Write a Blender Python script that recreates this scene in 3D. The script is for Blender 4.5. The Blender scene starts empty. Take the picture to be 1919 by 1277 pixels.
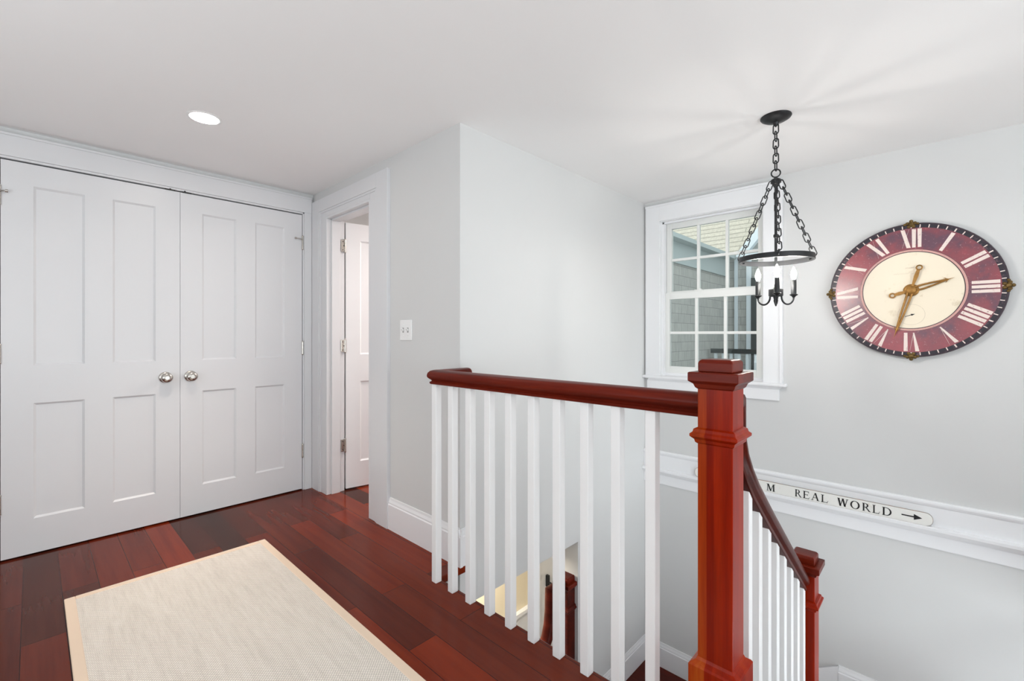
import bpy, bmesh, math, random
from mathutils import Vector, Matrix
random.seed(7)
sc = bpy.context.scene
COL = sc.collection
PI = math.pi

# ------------------------------------------------------------------ camera, world, lights, exposure
HEAD = math.radians(43.4)            # heading of the lens, from +X (closet wall direction) towards +Y
EYE = 1.146
CEIL = 2.20
cd = bpy.data.cameras.new('camera'); cam = bpy.data.objects.new('camera', cd); COL.objects.link(cam)
cam.location = (0, 0, EYE); cam.rotation_euler = (PI/2, 0, HEAD - PI/2)
cd.sensor_width = 36; cd.lens = 850/1919*36; cd.shift_y = -10.5/1919
cd.clip_start = 0.02; cd.clip_end = 200
sc.camera = cam

vs = sc.view_settings
vs.view_transform = 'Standard'; vs.look = 'None'; vs.gamma = 1; vs.use_curve_mapping = False
vs.exposure = 0.07
sc.cycles.max_bounces = 10; sc.cycles.diffuse_bounces = 6; sc.cycles.glossy_bounces = 4
sc.cycles.transparent_max_bounces = 12
sc.cycles.use_denoising = True
sc.cycles.sample_clamp_indirect = 6

world = bpy.data.worlds.new('world'); sc.world = world; world.use_nodes = True
bg = world.node_tree.nodes['Background']
bg.inputs[0].default_value = (0.92, 0.96, 1.0, 1); bg.inputs[1].default_value = 1.5

def lamp(name, kind, loc, rot, power, color=(1,1,1), size=None, size_y=None, **kw):
    d = bpy.data.lights.new(name, kind); d.energy = power; d.color = color
    if kind == 'AREA':
        d.shape = 'RECTANGLE'; d.size = size; d.size_y = size_y or size
    for k, v in kw.items(): setattr(d, k, v)
    o = bpy.data.objects.new(name, d); COL.objects.link(o)
    o.location = loc; o.rotation_euler = rot
    return o
lamp('sun', 'SUN', (0,0,10), (math.radians(38), 0, math.radians(40)), .8, (1.0,.93,.82), angle=math.radians(1))
bpy.data.objects['sun'].rotation_euler = Vector((0.55,-0.42,-0.80)).to_track_quat('-Z','Y').to_euler()
# unseen fill lamps added behind and beside the camera, no windows built
lamp('rear_fill_light', 'AREA', (0.7,-2.20,1.30), (PI/2+.56,0,0), 104, (.90,.98,1.0), 3.0, 1.5)
lamp('side_fill_light', 'AREA', (-1.45,0.9,1.25), (PI/2+.55,0,-PI/2), 37, (.91,.975,1.0), 2.6, 1.3)
lamp('downlight_beam', 'SPOT', (.574,2.597,CEIL-.008), (0,0,0), 66, (1.0,.86,.71), spot_size=math.radians(78), spot_blend=.9, shadow_soft_size=.05)
# lamps of the room behind the open door and of the storey below
lamp('bathroom_lamp', 'AREA', (2.55,2.6,2.12), (0,0,0), 26, (1.0,.90,.84), .5, .5)
lamp('foyer_lamp', 'AREA', (2.05,2.27,-0.34), (0,0,0), 16, (1.0,.93,.80), .6, .4)
lamp('lower_fill_light', 'AREA', (2.3,-2.2,-1.35), (PI/2+.1,0,0), 82, (.91,.975,1.0), 2.0, 1.6)  # unseen fill lamp added to brighten the lower stairwell

# ------------------------------------------------------------------ materials
def S(r, g, b):   # sRGB 0-255 -> linear
    f = lambda c: (c/255/12.92) if c/255 <= .04045 else ((c/255+.055)/1.055)**2.4
    return (f(r), f(g), f(b), 1)
def new_mat(name):
    m = bpy.data.materials.new(name); m.use_nodes = True
    nt = m.node_tree; b = nt.nodes['Principled BSDF']
    return m, nt, b
def N(nt, t, **kw):
    n = nt.nodes.new(t)
    for k, v in kw.items(): setattr(n, k, v)
    return n
def L(nt, a, b): nt.links.new(a, b)
def ramp(nt, fac, stops):
    r = N(nt, 'ShaderNodeValToRGB'); e = r.color_ramp.elements
    e[0].position, e[0].color = stops[0]; e[1].position, e[1].color = stops[-1]
    for p, c in stops[1:-1]:
        x = e.new(p); x.color = c
    L(nt, fac, r.inputs[0]); return r.outputs[0]
def coords(nt, scale=(1,1,1), rot=(0,0,0), loc=(0,0,0), out='Object'):
    tc = N(nt, 'ShaderNodeTexCoord'); mp = N(nt, 'ShaderNodeMapping')
    mp.inputs['Scale'].default_value = scale; mp.inputs['Rotation'].default_value = rot; mp.inputs['Location'].default_value = loc
    L(nt, tc.outputs[out], mp.inputs[0]); return mp.outputs[0]
def noise(nt, vec, scale, detail=3, rough=.5):
    n = N(nt, 'ShaderNodeTexNoise'); n.inputs['Scale'].default_value = scale
    n.inputs['Detail'].default_value = detail; n.inputs['Roughness'].default_value = rough
    L(nt, vec, n.inputs['Vector']); return n.outputs[0]
def mix(nt, fac, a, b, mode='MIX'):
    m = N(nt, 'ShaderNodeMix', data_type='RGBA', blend_type=mode)
    for sock, v in ((m.inputs[0], fac), (m.inputs[6], a), (m.inputs[7], b)):
        if hasattr(v, 'is_linked') or hasattr(v, 'links'): L(nt, v, sock)
        else: sock.default_value = v
    return m.outputs[2]
def bump(nt, b, height, strength=.2, dist=.002):
    n = N(nt, 'ShaderNodeBump'); n.inputs['Strength'].default_value = strength; n.inputs['Distance'].default_value = dist
    L(nt, height, n.inputs['Height']); L(nt, n.outputs[0], b.inputs['Normal'])

def paint(name, col, rough=.5, spread=.02, spec=.35):
    m, nt, b = new_mat(name)
    v = coords(nt)
    n = noise(nt, v, 2.2, 4)
    c2 = tuple(max(0, x*(1-spread)) for x in col[:3]) + (1,)
    L(nt, ramp(nt, n, [(.3, c2), (.7, col)]), b.inputs['Base Color'])
    b.inputs['Roughness'].default_value = rough; b.inputs['Specular IOR Level'].default_value = spec
    bump(nt, b, noise(nt, v, 260, 2), .06, .001)
    return m
M = {}
M['wall'] = paint('wall_paint', (.672,.675,.675,1), .6)
M['ceiling'] = paint('ceiling_paint', (.90,.895,.895,1), .8, .01, .2)
M['trim'] = paint('white_gloss_paint', (.86,.865,.885,1), .32, .01, .45)
M['door'] = paint('white_door_paint', (.71,.715,.735,1), .34, .01, .4)
M['baluster'] = paint('white_satin_paint', (.86,.86,.865,1), .35, .01, .45)
M['switch'] = paint('white_plastic', (.86,.86,.86,1), .3, .01, .5)
M['vinyl'] = paint('window_white', (.83,.84,.82,1), .35, .01, .4)
M['cream'] = paint('cream_paint', (.84,.74,.55,1), .6)
M['dark'] = paint('closet_dark', (.10,.10,.10,1), .8)
M['dark_metal'] = paint('dark_metal_catch', (.02,.02,.02,1), .4)  # dark metal of the roller catches and hinge screws

def wood(name, stops, axis, scale=14, stretch=.06, rough=.30, coat=.0, board=None, spec=.14):
    m, nt, b = new_mat(name)
    s = [1,1,1]; s[axis] = stretch
    v = coords(nt, tuple(s))
    g = noise(nt, v, scale, 6, .6)
    f = noise(nt, v, scale*7, 4, .6)
    fac = mix(nt, .3, g, f)
    c = ramp(nt, fac, stops)
    if board:                      # glued-up staves: bands running along the grain
        bv = coords(nt, tuple(0 if i == axis else 1 for i in range(3)))
        sep = N(nt, 'ShaderNodeSeparateXYZ'); L(nt, bv, sep.inputs[0])
        mr = N(nt, 'ShaderNodeMapRange'); L(nt, sep.outputs[1], mr.inputs[0]); mr.inputs[1].default_value = -board; mr.inputs[2].default_value = board
        c = mix(nt, 1, c, ramp(nt, mr.outputs[0], [(0,(.95,.9,.9,1)), (.27,(.95,.9,.9,1)), (.275,(1.0,1.15,1.0,1)), (.52,(1.0,1.15,1.0,1)), (.525,(.80,.70,.7,1)), (.73,(.80,.70,.7,1)), (.735,(1.12,2.5,3,1)), (1,(1.12,2.5,3,1))]), 'MULTIPLY')
    L(nt, c, b.inputs['Base Color'])
    b.inputs['Roughness'].default_value = rough
    b.inputs['Specular IOR Level'].default_value = spec; b.inputs['Coat Weight'].default_value = coat; b.inputs['Coat Roughness'].default_value = .15
    bump(nt, b, f, .05, .001)
    return m
MAH = [(.25, S(98,14,0)), (.5, S(142,30,3)), (.75, S(166,56,12))]
M['newel'] = wood('mahogany_upright', MAH, 2, board=.045)
M['rail_y'] = wood('mahogany_rail', [(.25,S(52,12,6)),(.5,S(98,26,12)),(.75,S(128,44,22))], 1, rough=.32)
M['rail_x'] = wood('mahogany_stair_rail', [(.25,S(44,11,6)),(.5,S(72,20,11)),(.75,S(96,32,18))], 0, rough=.3)
M['tread'] = wood('mahogany_tread', [(.25,S(44,14,10)),(.5,S(74,24,16)),(.75,S(104,36,24))], 1, rough=.28)

FOFF = (12, 28)
def floor_wood():
    m, nt, b = new_mat('cherry_plank_floor')
    tc = N(nt, 'ShaderNodeTexCoord'); sep = N(nt, 'ShaderNodeSeparateXYZ'); cmb = N(nt, 'ShaderNodeCombineXYZ')
    L(nt, tc.outputs['Object'], sep.inputs[0]); L(nt, sep.outputs[1], cmb.inputs[0]); L(nt, sep.outputs[0], cmb.inputs[1])
    sh = N(nt, 'ShaderNodeVectorMath', operation='ADD'); sh.inputs[1].default_value = (FOFF[0]*1.05+.31, FOFF[1]*.242+.03, 0); L(nt, cmb.outputs[0], sh.inputs[0])
    br = N(nt, 'ShaderNodeTexBrick'); L(nt, sh.outputs[0], br.inputs['Vector'])
    br.offset = .37; br.offset_frequency = 2; br.squash = 1
    br.inputs['Scale'].default_value = 1; br.inputs['Brick Width'].default_value = 1.05; br.inputs['Row Height'].default_value = .121
    br.inputs['Mortar Size'].default_value = .0011; br.inputs['Mortar Smooth'].default_value = .1; br.inputs['Bias'].default_value = 0
    br.inputs['Color1'].default_value = (0,0,0,1); br.inputs['Color2'].default_value = (1,1,1,1); br.inputs['Mortar'].default_value = (.5,.5,.5,1)
    plank = ramp(nt, br.outputs['Color'], [(.0,S(58,29,21)),(.35,S(96,36,19)),(.65,S(124,42,17)),(.85,S(76,31,21)),(1,S(136,51,24))])
    # grain, shifted from plank to plank
    v = N(nt, 'ShaderNodeVectorMath', operation='MULTIPLY'); L(nt, tc.outputs['Object'], v.inputs[0]); v.inputs[1].default_value = (1,.05,1)
    ad = N(nt, 'ShaderNodeVectorMath', operation='MULTIPLY_ADD'); L(nt, br.outputs['Color'], ad.inputs[0]); ad.inputs[1].default_value = (0,0,5.3); L(nt, v.outputs[0], ad.inputs[2])
    g = noise(nt, ad.outputs[0], 22, 4, .6)
    gr = ramp(nt, g, [(.3,(.74,.70,.68,1)),(.5,(1,1,1,1)),(.72,(1.18,1.2,1.18,1))])
    c = mix(nt, .9, plank, gr, 'MULTIPLY')
    c = mix(nt, br.outputs['Fac'], c, S(30,10,8))
    L(nt, c, b.inputs['Base Color'])
    b.inputs['Roughness'].default_value = .15; b.inputs['Coat Weight'].default_value = .0; b.inputs['Coat Roughness'].default_value = .12
    inv = N(nt, 'ShaderNodeMath', operation='SUBTRACT'); inv.inputs[0].default_value = 1; L(nt, br.outputs['Fac'], inv.inputs[1])
    b.inputs['Specular IOR Level'].default_value = .13; bump(nt, b, inv.outputs[0], .25, .001)
    return m
M['floor'] = floor_wood()

def metal(name, col, rough, metallic=1.0, noise_amt=.15):
    m, nt, b = new_mat(name)
    n = noise(nt, coords(nt), 60, 3)
    L(nt, ramp(nt, n, [(.3, tuple(x*(1-noise_amt) for x in col[:3])+(1,)), (.7, col)]), b.inputs['Base Color'])
    b.inputs['Metallic'].default_value = metallic; b.inputs['Roughness'].default_value = rough
    return m
M['nickel'] = metal('satin_nickel', (.60,.57,.53,1), .24)
M['iron'] = metal('black_iron', (.035,.036,.038,1), .42, .6)
M['brass'] = metal('aged_brass', S(170,124,62), .45, .55, .35)
M['ornament'] = metal('dull_gilt', S(128,102,56), .55, .5, .5)

def emitter(name, col, strength):
    m, nt, b = new_mat(name)
    b.inputs['Base Color'].default_value = (.9,.9,.9,1)
    b.inputs['Emission Color'].default_value = col; b.inputs['Emission Strength'].default_value = strength
    return m
M['bulb'] = emitter('lit_candle_bulb', (1,.96,.90,1), 340)
M['downlight'] = emitter('lit_downlight_lens', (1,.92,.82,1), 75)

def glass():
    m, nt, b = new_mat('window_glass')
    out = nt.nodes['Material Output']
    tr = N(nt, 'ShaderNodeBsdfTransparent'); tr.inputs[0].default_value = (.93,.97,.96,1)
    gl = N(nt, 'ShaderNodeBsdfGlossy'); gl.inputs['Roughness'].default_value = .02
    fr = N(nt, 'ShaderNodeFresnel'); fr.inputs[0].default_value = 1.5
    mx = N(nt, 'ShaderNodeMixShader'); L(nt, fr.outputs[0], mx.inputs[0]); L(nt, tr.outputs[0], mx.inputs[1]); L(nt, gl.outputs[0], mx.inputs[2])
    L(nt, mx.outputs[0], out.inputs[0]); nt.nodes.remove(b)
    return m
M['glass'] = glass()

def rug():
    m, nt, b = new_mat('sisal_weave')
    v = coords(nt, rot=(0,0,PI/4))
    def wv(direction, scale):
        w = N(nt, 'ShaderNodeTexWave', wave_type='BANDS', bands_direction=direction)
        w.inputs['Scale'].default_value = scale; w.inputs['Distortion'].default_value = .6; w.inputs['Detail'].default_value = 1; w.inputs['Detail Scale'].default_value = 3
        L(nt, v, w.inputs['Vector']); return w.outputs[1]
    a = wv('X', 40); c = wv('Y', 40)
    pr = N(nt, 'ShaderNodeMath', operation='MULTIPLY'); L(nt, a, pr.inputs[0]); L(nt, c, pr.inputs[1])
    rand = noise(nt, coords(nt, (1,.10,1)), 60, 4, .7)
    col = ramp(nt, rand, [(.25,S(224,216,206)),(.5,S(236,228,218)),(.75,S(243,236,227))])
    gap = ramp(nt, pr.outputs[0], [(0,(.50,.49,.48,1)),(.22,(1,1,1,1))])
    L(nt, mix(nt, .8, col, gap, 'MULTIPLY'), b.inputs['Base Color'])
    b.inputs['Roughness'].default_value = .95; b.inputs['Specular IOR Level'].default_value = .1
    bump(nt, b, pr.outputs[0], .5, .003)
    return m
M['rug'] = rug()
M['tape'] = paint('rug_binding_tape', S(226,205,184), .9, .06, .1)

def clock_face():
    m, nt, b = new_mat('worn_red_clock_paint')
    v = coords(nt)
    big = noise(nt, v, 5.0, 4, .6)
    c = ramp(nt, big, [(.36,S(88,44,66)),(.47,S(126,44,58)),(.62,S(150,50,62)),(.75,S(120,48,66))])
    fl = noise(nt, v, 95, 6, .75)
    c = mix(nt, ramp(nt, fl, [(.60,(0,0,0,1)),(.70,(.75,.75,.75,1))]), c, S(196,150,156))
    dk = noise(nt, coords(nt, loc=(3,1,2)), 60, 6, .75)
    c = mix(nt, ramp(nt, dk, [(.62,(0,0,0,1)),(.72,(.8,.8,.8,1))]), c, S(60,36,54))
    L(nt, c, b.inputs['Base Color'])
    b.inputs['Roughness'].default_value = .36; b.inputs['Specular IOR Level'].default_value = .6; b.inputs['Coat Weight'].default_value = .6; b.inputs['Coat Roughness'].default_value = .3
    return m
def worn(name, col, dirt, scale=60, thr=.62, rough=.45):
    m, nt, b = new_mat(name)
    n = noise(nt, coords(nt), scale, 6, .7)
    c = mix(nt, ramp(nt, n, [(thr,(0,0,0,1)),(thr+.12,(.8,.8,.8,1))]), col, dirt)
    L(nt, c, b.inputs['Base Color']); b.inputs['Roughness'].default_value = rough
    return m
M['clock_red'] = clock_face()
M['clock_cream'] = worn('clock_cream_paint', S(236,224,202), S(206,190,160), 14, .6)
M['clock_rim'] = worn('clock_dark_rim', S(48,32,44), S(120,80,90), 60, .62)
M['numeral'] = worn('numeral_white', S(232,216,208), S(150,84,92), 90, .58)
M['track'] = worn('minute_track_black', S(34,28,40), S(120,84,98), 60, .56)
M['pink'] = worn('clock_inner_ring', S(206,158,150), S(120,60,66), 80, .6)
M['faint'] = worn('faded_print', S(206,194,172), S(226,214,192), 90, .5)
M['sign'] = worn('sign_cream_paint', S(236,235,231), S(206,176,130), 9, .66)
M['sign_edge'] = worn('worn_shadow_edge', S(150,140,132), S(176,128,104), 20, .5)  # worn brown edge, with the edge shadow put into the colour
M['ink'] = worn('black_ink', S(22,22,24), S(60,58,56), 90, .68)

def shingles(name, axes, base, var, rowh, bw, mortar, rough=.9):
    m, nt, b = new_mat(name)
    tc = N(nt, 'ShaderNodeTexCoord'); sep = N(nt, 'ShaderNodeSeparateXYZ'); cmb = N(nt, 'ShaderNodeCombineXYZ')
    L(nt, tc.outputs['Object'], sep.inputs[0])
    L(nt, sep.outputs[axes[0]], cmb.inputs[0]); L(nt, sep.outputs[axes[1]], cmb.inputs[1])
    br = N(nt, 'ShaderNodeTexBrick'); L(nt, cmb.outputs[0], br.inputs['Vector'])
    br.inputs['Scale'].default_value = 1; br.inputs['Brick Width'].default_value = bw; br.inputs['Row Height'].default_value = rowh
    br.inputs['Mortar Size'].default_value = mortar; br.inputs['Mortar Smooth'].default_value = .3
    br.inputs['Color1'].default_value = base; br.inputs['Color2'].default_value = var
    br.inputs['Mortar'].default_value = tuple(x*.62 for x in base[:3])+(1,)
    n = noise(nt, coords(nt, (6,6,1)), 5, 4, .6)
    c = mix(nt, .6, br.outputs['Color'], ramp(nt, n, [(.3,(.7,.7,.7,1)),(.7,(1.15,1.15,1.15,1))]), 'MULTIPLY')
    L(nt, c, b.inputs['Base Color']); b.inputs['Roughness'].default_value = rough
    return m
M['shingle_wall'] = shingles('weathered_wall_shingles', (0,2), (.47,.47,.44,1), (.42,.42,.40,1), .135, .22, .005)
M['shingle_gable'] = shingles('weathered_gable_shingles', (1,2), (.47,.47,.44,1), (.42,.42,.40,1), .135, .22, .005)
M['shingle_roof'] = shingles('cream_roof_shingles', (1,2), (.60,.55,.46,1), (.56,.51,.43,1), .10, 60, .013)
M['ext_white'] = paint('exterior_white_paint', (.74,.80,.84,1), .5)
M['ext_grey'] = paint('grey_frieze_paint', (.46,.52,.52,1), .6)
M['ext_dark'] = paint('dark_shutter_paint', (.05,.06,.06,1), .5)
M['deck'] = paint('deck_grey', (.35,.35,.34,1), .8)

# ------------------------------------------------------------------ mesh helpers
def B(): return bmesh.new()
def box(bm, x0, x1, y0, y1, z0, z1, mtx=None):
    vs_ = [bm.verts.new(Vector(p)) for p in ((x0,y0,z0),(x1,y0,z0),(x1,y1,z0),(x0,y1,z0),(x0,y0,z1),(x1,y0,z1),(x1,y1,z1),(x0,y1,z1))]
    if mtx:
        for v in vs_: v.co = mtx @ v.co
    for f in ((3,2,1,0),(4,5,6,7),(0,1,5,4),(1,2,6,5),(2,3,7,6),(3,0,4,7)): bm.faces.new([vs_[i] for i in f])
    return bm
def loft(bm, rings, closed_path=False, caps=True):
    R = [[bm.verts.new(p) for p in r] for r in rings]
    n = len(R[0]); m = len(R)
    for i in range(m if closed_path else m-1):
        a, b = R[i], R[(i+1) % m]
        for j in range(n):
            bm.faces.new((a[j], a[(j+1)%n], b[(j+1)%n], b[j]))
    if caps and not closed_path:
        bm.faces.new(list(reversed(R[0]))); bm.faces.new(R[-1])
    return bm
def prism(bm, pts, vec):
    """extrude a planar polygon (3D points) by a vector"""
    vec = Vector(vec); pts = [Vector(p) for p in pts]
    return loft(bm, [pts, [p+vec for p in pts]])
def sweep(bm, path, binormal, profile, smooth_caps=True):
    """profile = [(b, n)]: b along the binormal, n along binormal x tangent; mitred at corners"""
    P = [Vector(p) for p in path]; Bn = Vector(binormal).normalized(); rings = []
    for i, p in enumerate(P):
        t0 = (P[i]-P[i-1]).normalized() if i > 0 else None
        t1 = (P[i+1]-P[i]).normalized() if i < len(P)-1 else None
        if t0 is None: t0 = t1
        if t1 is None: t1 = t0
        n0, n1 = Bn.cross(t0), Bn.cross(t1)
        nm = (n0+n1).normalized(); k = 1/max(.3, nm.dot(n0))
        rings.append([p + Bn*b + nm*(n*k) for b, n in profile])
    return loft(bm, rings)
def tube(bm, path, r, seg=10, closed=False):
    P = [Vector(p) for p in path]; n = len(P); rings = []
    up = Vector((0,0,1))
    t = ((P[1]-P[-1]) if closed else (P[1]-P[0])).normalized()
    if abs(t.dot(up)) > .9: up = Vector((1,0,0))
    u = (up - t*up.dot(t)).normalized()
    for i in range(n):
        if closed: t = (P[(i+1)%n]-P[i-1]).normalized()
        else: t = (P[min(i+1,n-1)]-P[max(i-1,0)]).normalized()
        u = (u - t*u.dot(t)).normalized(); w = t.cross(u)
        rr = r[i] if isinstance(r, (list,tuple)) else r
        rings.append([P[i] + (u*math.cos(a)+w*math.sin(a))*rr for a in [2*PI*k/seg for k in range(seg)]])
    return loft(bm, rings, closed)
def lathe(bm, prof, seg=24, mtx=None, caps=True):
    """prof = [(r, z)], spun about Z"""
    rings = []
    for r, z in prof:
        ring = [Vector((max(r,1e-4)*math.cos(2*PI*k/seg), max(r,1e-4)*math.sin(2*PI*k/seg), z)) for k in range(seg)]
        if mtx: ring = [mtx @ p for p in ring]
        rings.append(ring)
    return loft(bm, rings, caps=caps)
def link_obj(name, me, parent=None):
    o = bpy.data.objects.new(name, me); COL.objects.link(o)
    if parent: o.parent = parent
    return o
def abs_loc(o):
    v = Vector((0,0,0))
    while o: v = v + o.location; o = o.parent
    return v
def obj(name, bm, mat, parent=None, bevel=0, smooth=False, origin=None, local=False, segs=2, angle=40):
    """one mesh object; bm is in world coordinates unless local; origin 'base' recentres a top-level mesh on its foot"""
    bmesh.ops.recalc_face_normals(bm, faces=bm.faces)
    off = Vector((0,0,0))
    if origin == 'base':
        xs = [v.co.x for v in bm.verts]; ys = [v.co.y for v in bm.verts]; zs = [v.co.z for v in bm.verts]
        off = Vector(((min(xs)+max(xs))/2, (min(ys)+max(ys))/2, min(zs)))
    elif origin == 'centre':
        xs = [v.co.x for v in bm.verts]; ys = [v.co.y for v in bm.verts]; zs = [v.co.z for v in bm.verts]
        off = Vector(((min(xs)+max(xs))/2, (min(ys)+max(ys))/2, (min(zs)+max(zs))/2))
    elif origin is not None: off = Vector(origin)
    base = abs_loc(parent) if parent else Vector((0,0,0))
    if not local:
        for v in bm.verts: v.co -= (off if (origin is not None) else base)
    if smooth:
        for f in bm.faces: f.smooth = True
    me = bpy.data.meshes.new(name); bm.to_mesh(me); bm.free()
    if mat: me.materials.append(mat)
    o = link_obj(name, me, parent)
    if not local and origin is not None: o.location = off - base
    if smooth:
        me.set_sharp_from_angle(angle=math.radians(angle))
    if bevel:
        md = o.modifiers.new('edge', 'BEVEL'); md.width = bevel; md.segments = segs; md.limit_method = 'ANGLE'; md.angle_limit = math.radians(35)
    return o
def tag(o, label, cat, group=None, kind=None):
    o['label'] = label; o['category'] = cat
    if group: o['group'] = group
    if kind: o['kind'] = kind
    return o
def thing(name, loc, label, cat, group=None, kind=None):
    o = bpy.data.objects.new(name, None); COL.objects.link(o); o.location = loc; o.empty_display_size = .1
    return tag(o, label, cat, group, kind)
def struct(name, bm, mat, label, cat, **kw):
    return tag(obj(name, bm, mat, **kw), label, cat, kind='structure')
def copy_tree(o, parent=None):
    c = o.copy(); COL.objects.link(c)
    if parent: c.parent = parent
    for ch in list(o.children): copy_tree(ch, c)
    return c

# ------------------------------------------------------------------ the room shell
CE = 2.20                 # ceiling
XD, YC, YB, XW = 1.458, 3.45, 1.734, 3.39
bm = B()
prism(bm, [(x, y, -.035) for x, y in ((-1.6,-2.3),(3.39,-2.3),(3.39,-.64),(1.318,-.64),(1.318,1.715),(1.49,1.715),(1.49,1.80),(3.3,1.80),(3.3,4.05),(-1.6,4.05))], (0,0,.035))
struct('floor', bm, M['floor'], 'dark red cherry plank floor of the upstairs hall', 'floor', bevel=.006)
bm = B()
box(bm, -1.60, 1.300, -2.30, 1.76, -.30, -.0351)
box(bm, 1.300, 3.39, -2.30, -.66, -.30, -.0351)
struct('trim_floor_fascia', bm, M['trim'], 'white painted fascia under the edge of the hall floor', 'trim')
bm = B(); box(bm, -1.75, 3.56, -2.45, 4.2, CE, CE+.12)
struct('ceiling', bm, M['ceiling'], 'smooth white ceiling over the hall and the stairwell', 'ceiling')

bm = B()   # closet wall with the double door opening
box(bm, -1.60, -.118, YC, YC+.12, 0, CE); box(bm, 1.374, 3.30, YC, YC+.12, 0, CE); box(bm, -.118, 1.374, YC, YC+.12, 2.045, CE)
struct('wall_back', bm, M['wall'], 'wall around the white double closet doors', 'wall')
bm = B(); box(bm, -1.60, 3.30, 4.0, 4.05, 0, CE)
struct('wall_closet', bm, M['dark'], 'dark back wall inside the closet', 'wall')
bm = B()   # wall with the open door
box(bm, XD, XD+.12, YB+.0, 2.585, 0, CE); box(bm, XD, XD+.12, 3.195, YC, 0, CE); box(bm, XD, XD+.12, 2.585, 3.195, 1.995, CE)
struct('wall_middle', bm, M['wall'], 'grey wall with the light switch beside the open door', 'wall')
bm = B()   # long stairwell wall, with the wide opening of the storey below
box(bm, XD+.12, XW+.15, YB, YB+.146, -.215, CE); box(bm, XD, XD+.1201, YB+.0005, YB+.14, -.215, -.036); box(bm, 1.4905, XD+.1201, YB+.0005, YB+.065, -.036, .001)
box(bm, 2.465, XW+.15, YB, YB+.146, -2.62, -.2149); box(bm, -1.6, 1.15, YB, YB+.146, -2.62, -.30)
struct('wall_stairwell', bm, M['wall'], 'pale wall running down the stairwell beside the window', 'wall')
bm = B()   # wall with window and clock
WY0, WY1, WZ0, WZ1 = .867, 1.600, .82, 2.035
box(bm, XW, XW+.15, -2.45, WY0, -2.62, CE); box(bm, XW, XW+.15, WY1, YB, -2.62, CE)
box(bm, XW, XW+.15, WY0, WY1, -2.62, WZ0); box(bm, XW, XW+.15, WY0, WY1, WZ1, CE)
struct('wall_right', bm, M['wall'], 'pale grey wall carrying the clock and the sash window', 'wall')
bm = B(); box(bm, -1.75, XW, -2.45, -2.30, -2.62, CE)
struct('wall_rear', bm, M['wall'], 'hall wall behind the viewer', 'wall')
bm = B(); box(bm, -1.75, -1.60, -2.30, 4.05, -2.62, CE)
struct('wall_left', bm, M['wall'], 'hall wall at the far side of the rug', 'wall')
bm = B(); box(bm, 3.30, 3.38, YB+.146, 4.05, -2.62, CE)
struct('wall_bathroom', bm, M['wall'], 'pale wall of the room behind the open door', 'wall')
# storey below
bm = B(); box(bm, -1.75, 3.54, -2.45, 4.2, -2.72, -2.62)
struct('floor_lower', bm, M['tread'], 'dark wooden floor of the storey below', 'floor')
bm = B(); box(bm, -1.6, 3.30, 2.60, 2.70, -2.62, -.30)
struct('wall_foyer', bm, M['cream'], 'sunny cream wall seen through the stairwell opening', 'wall')
bm = B(); box(bm, -1.6, 3.30, YB+.146, 2.70, -.30, -.215)
struct('ceiling_lower', bm, M['ceiling'], 'white ceiling of the foyer below', 'ceiling')
bm = B(); box(bm, -1.6, 3.05, 2.575, 2.60, -2.62, -1.20); box(bm, -1.6, 3.05, 2.56, 2.60, -1.22, -1.19)
struct('trim_wainscot', bm, M['trim'], 'white wainscot panelling in the foyer below', 'trim')
d = thing('door_4', (3.10,2.58,-2.62), 'white door in cream casing seen through the stairwell opening', 'door', kind='structure')
bm = B(); box(bm, 3.02, 3.06, 2.55, 2.60, -2.62, -.42); box(bm, 3.02, 3.30, 2.55, 2.60, -.50, -.42); obj('door_casing', bm, M['trim'], d)
bm = B(); box(bm, 3.06, 3.299, 2.565, 2.60, -2.62, -.50); obj('door_leaf', bm, M['trim'], d)
bm = B(); box(bm, 3.150, 3.172, 2.535, 2.565, -1.10, -1.00); tube(bm, [(3.16,2.53,-1.06),(3.16,2.50,-1.06),(3.23,2.50,-1.06)], .009, 8); obj('latch', bm, M['iron'], d)

# baseboards and mouldings: profile (out, up)
def mould(bm, prof, p0, p1, out):
    p0, p1, out = Vector(p0), Vector(p1), Vector(out)
    return loft(bm, [[p + out*a + Vector((0,0,1))*b for a, b in prof] for p in (p0, p1)])
BASE = [(0,0),(.016,0),(.016,.145),(.012,.150),(.012,.158),(.007,.172),(.005,.185),(0,.185)]
bm = B(); mould(bm, BASE, (XD,1.712,0), (XD,2.372,0), (-1,0,0))
mould(bm, BASE, (XD-.016,YB-.0015,0), (1.490,YB-.0015,0), (0,-1,0))
struct('baseboard_middle', bm, M['trim'], 'tall white baseboard below the light switch', 'baseboard')
bm = B(); mould(bm, BASE, (-1.6,YC,0), (-.20,YC,0), (0,-1,0))
struct('baseboard_back', bm, M['trim'], 'white baseboard beside the closet doors', 'baseboard')
ZA, ZB = -1.06, -1.45
bm = B(); mould(bm, BASE, (2.47,YB,ZB), (XW,YB,ZB), (0,-1,0))
struct('baseboard_stairwell', bm, M['trim'], 'white baseboard along the stair landing under the tall wall', 'baseboard')
bm = B(); mould(bm, BASE, (XW,1.10,ZB), (XW,YB-.016,ZB), (-1,0,0)); mould(bm, BASE, (XW,-.64,ZA), (XW,.455,ZA), (-1,0,0))
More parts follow.
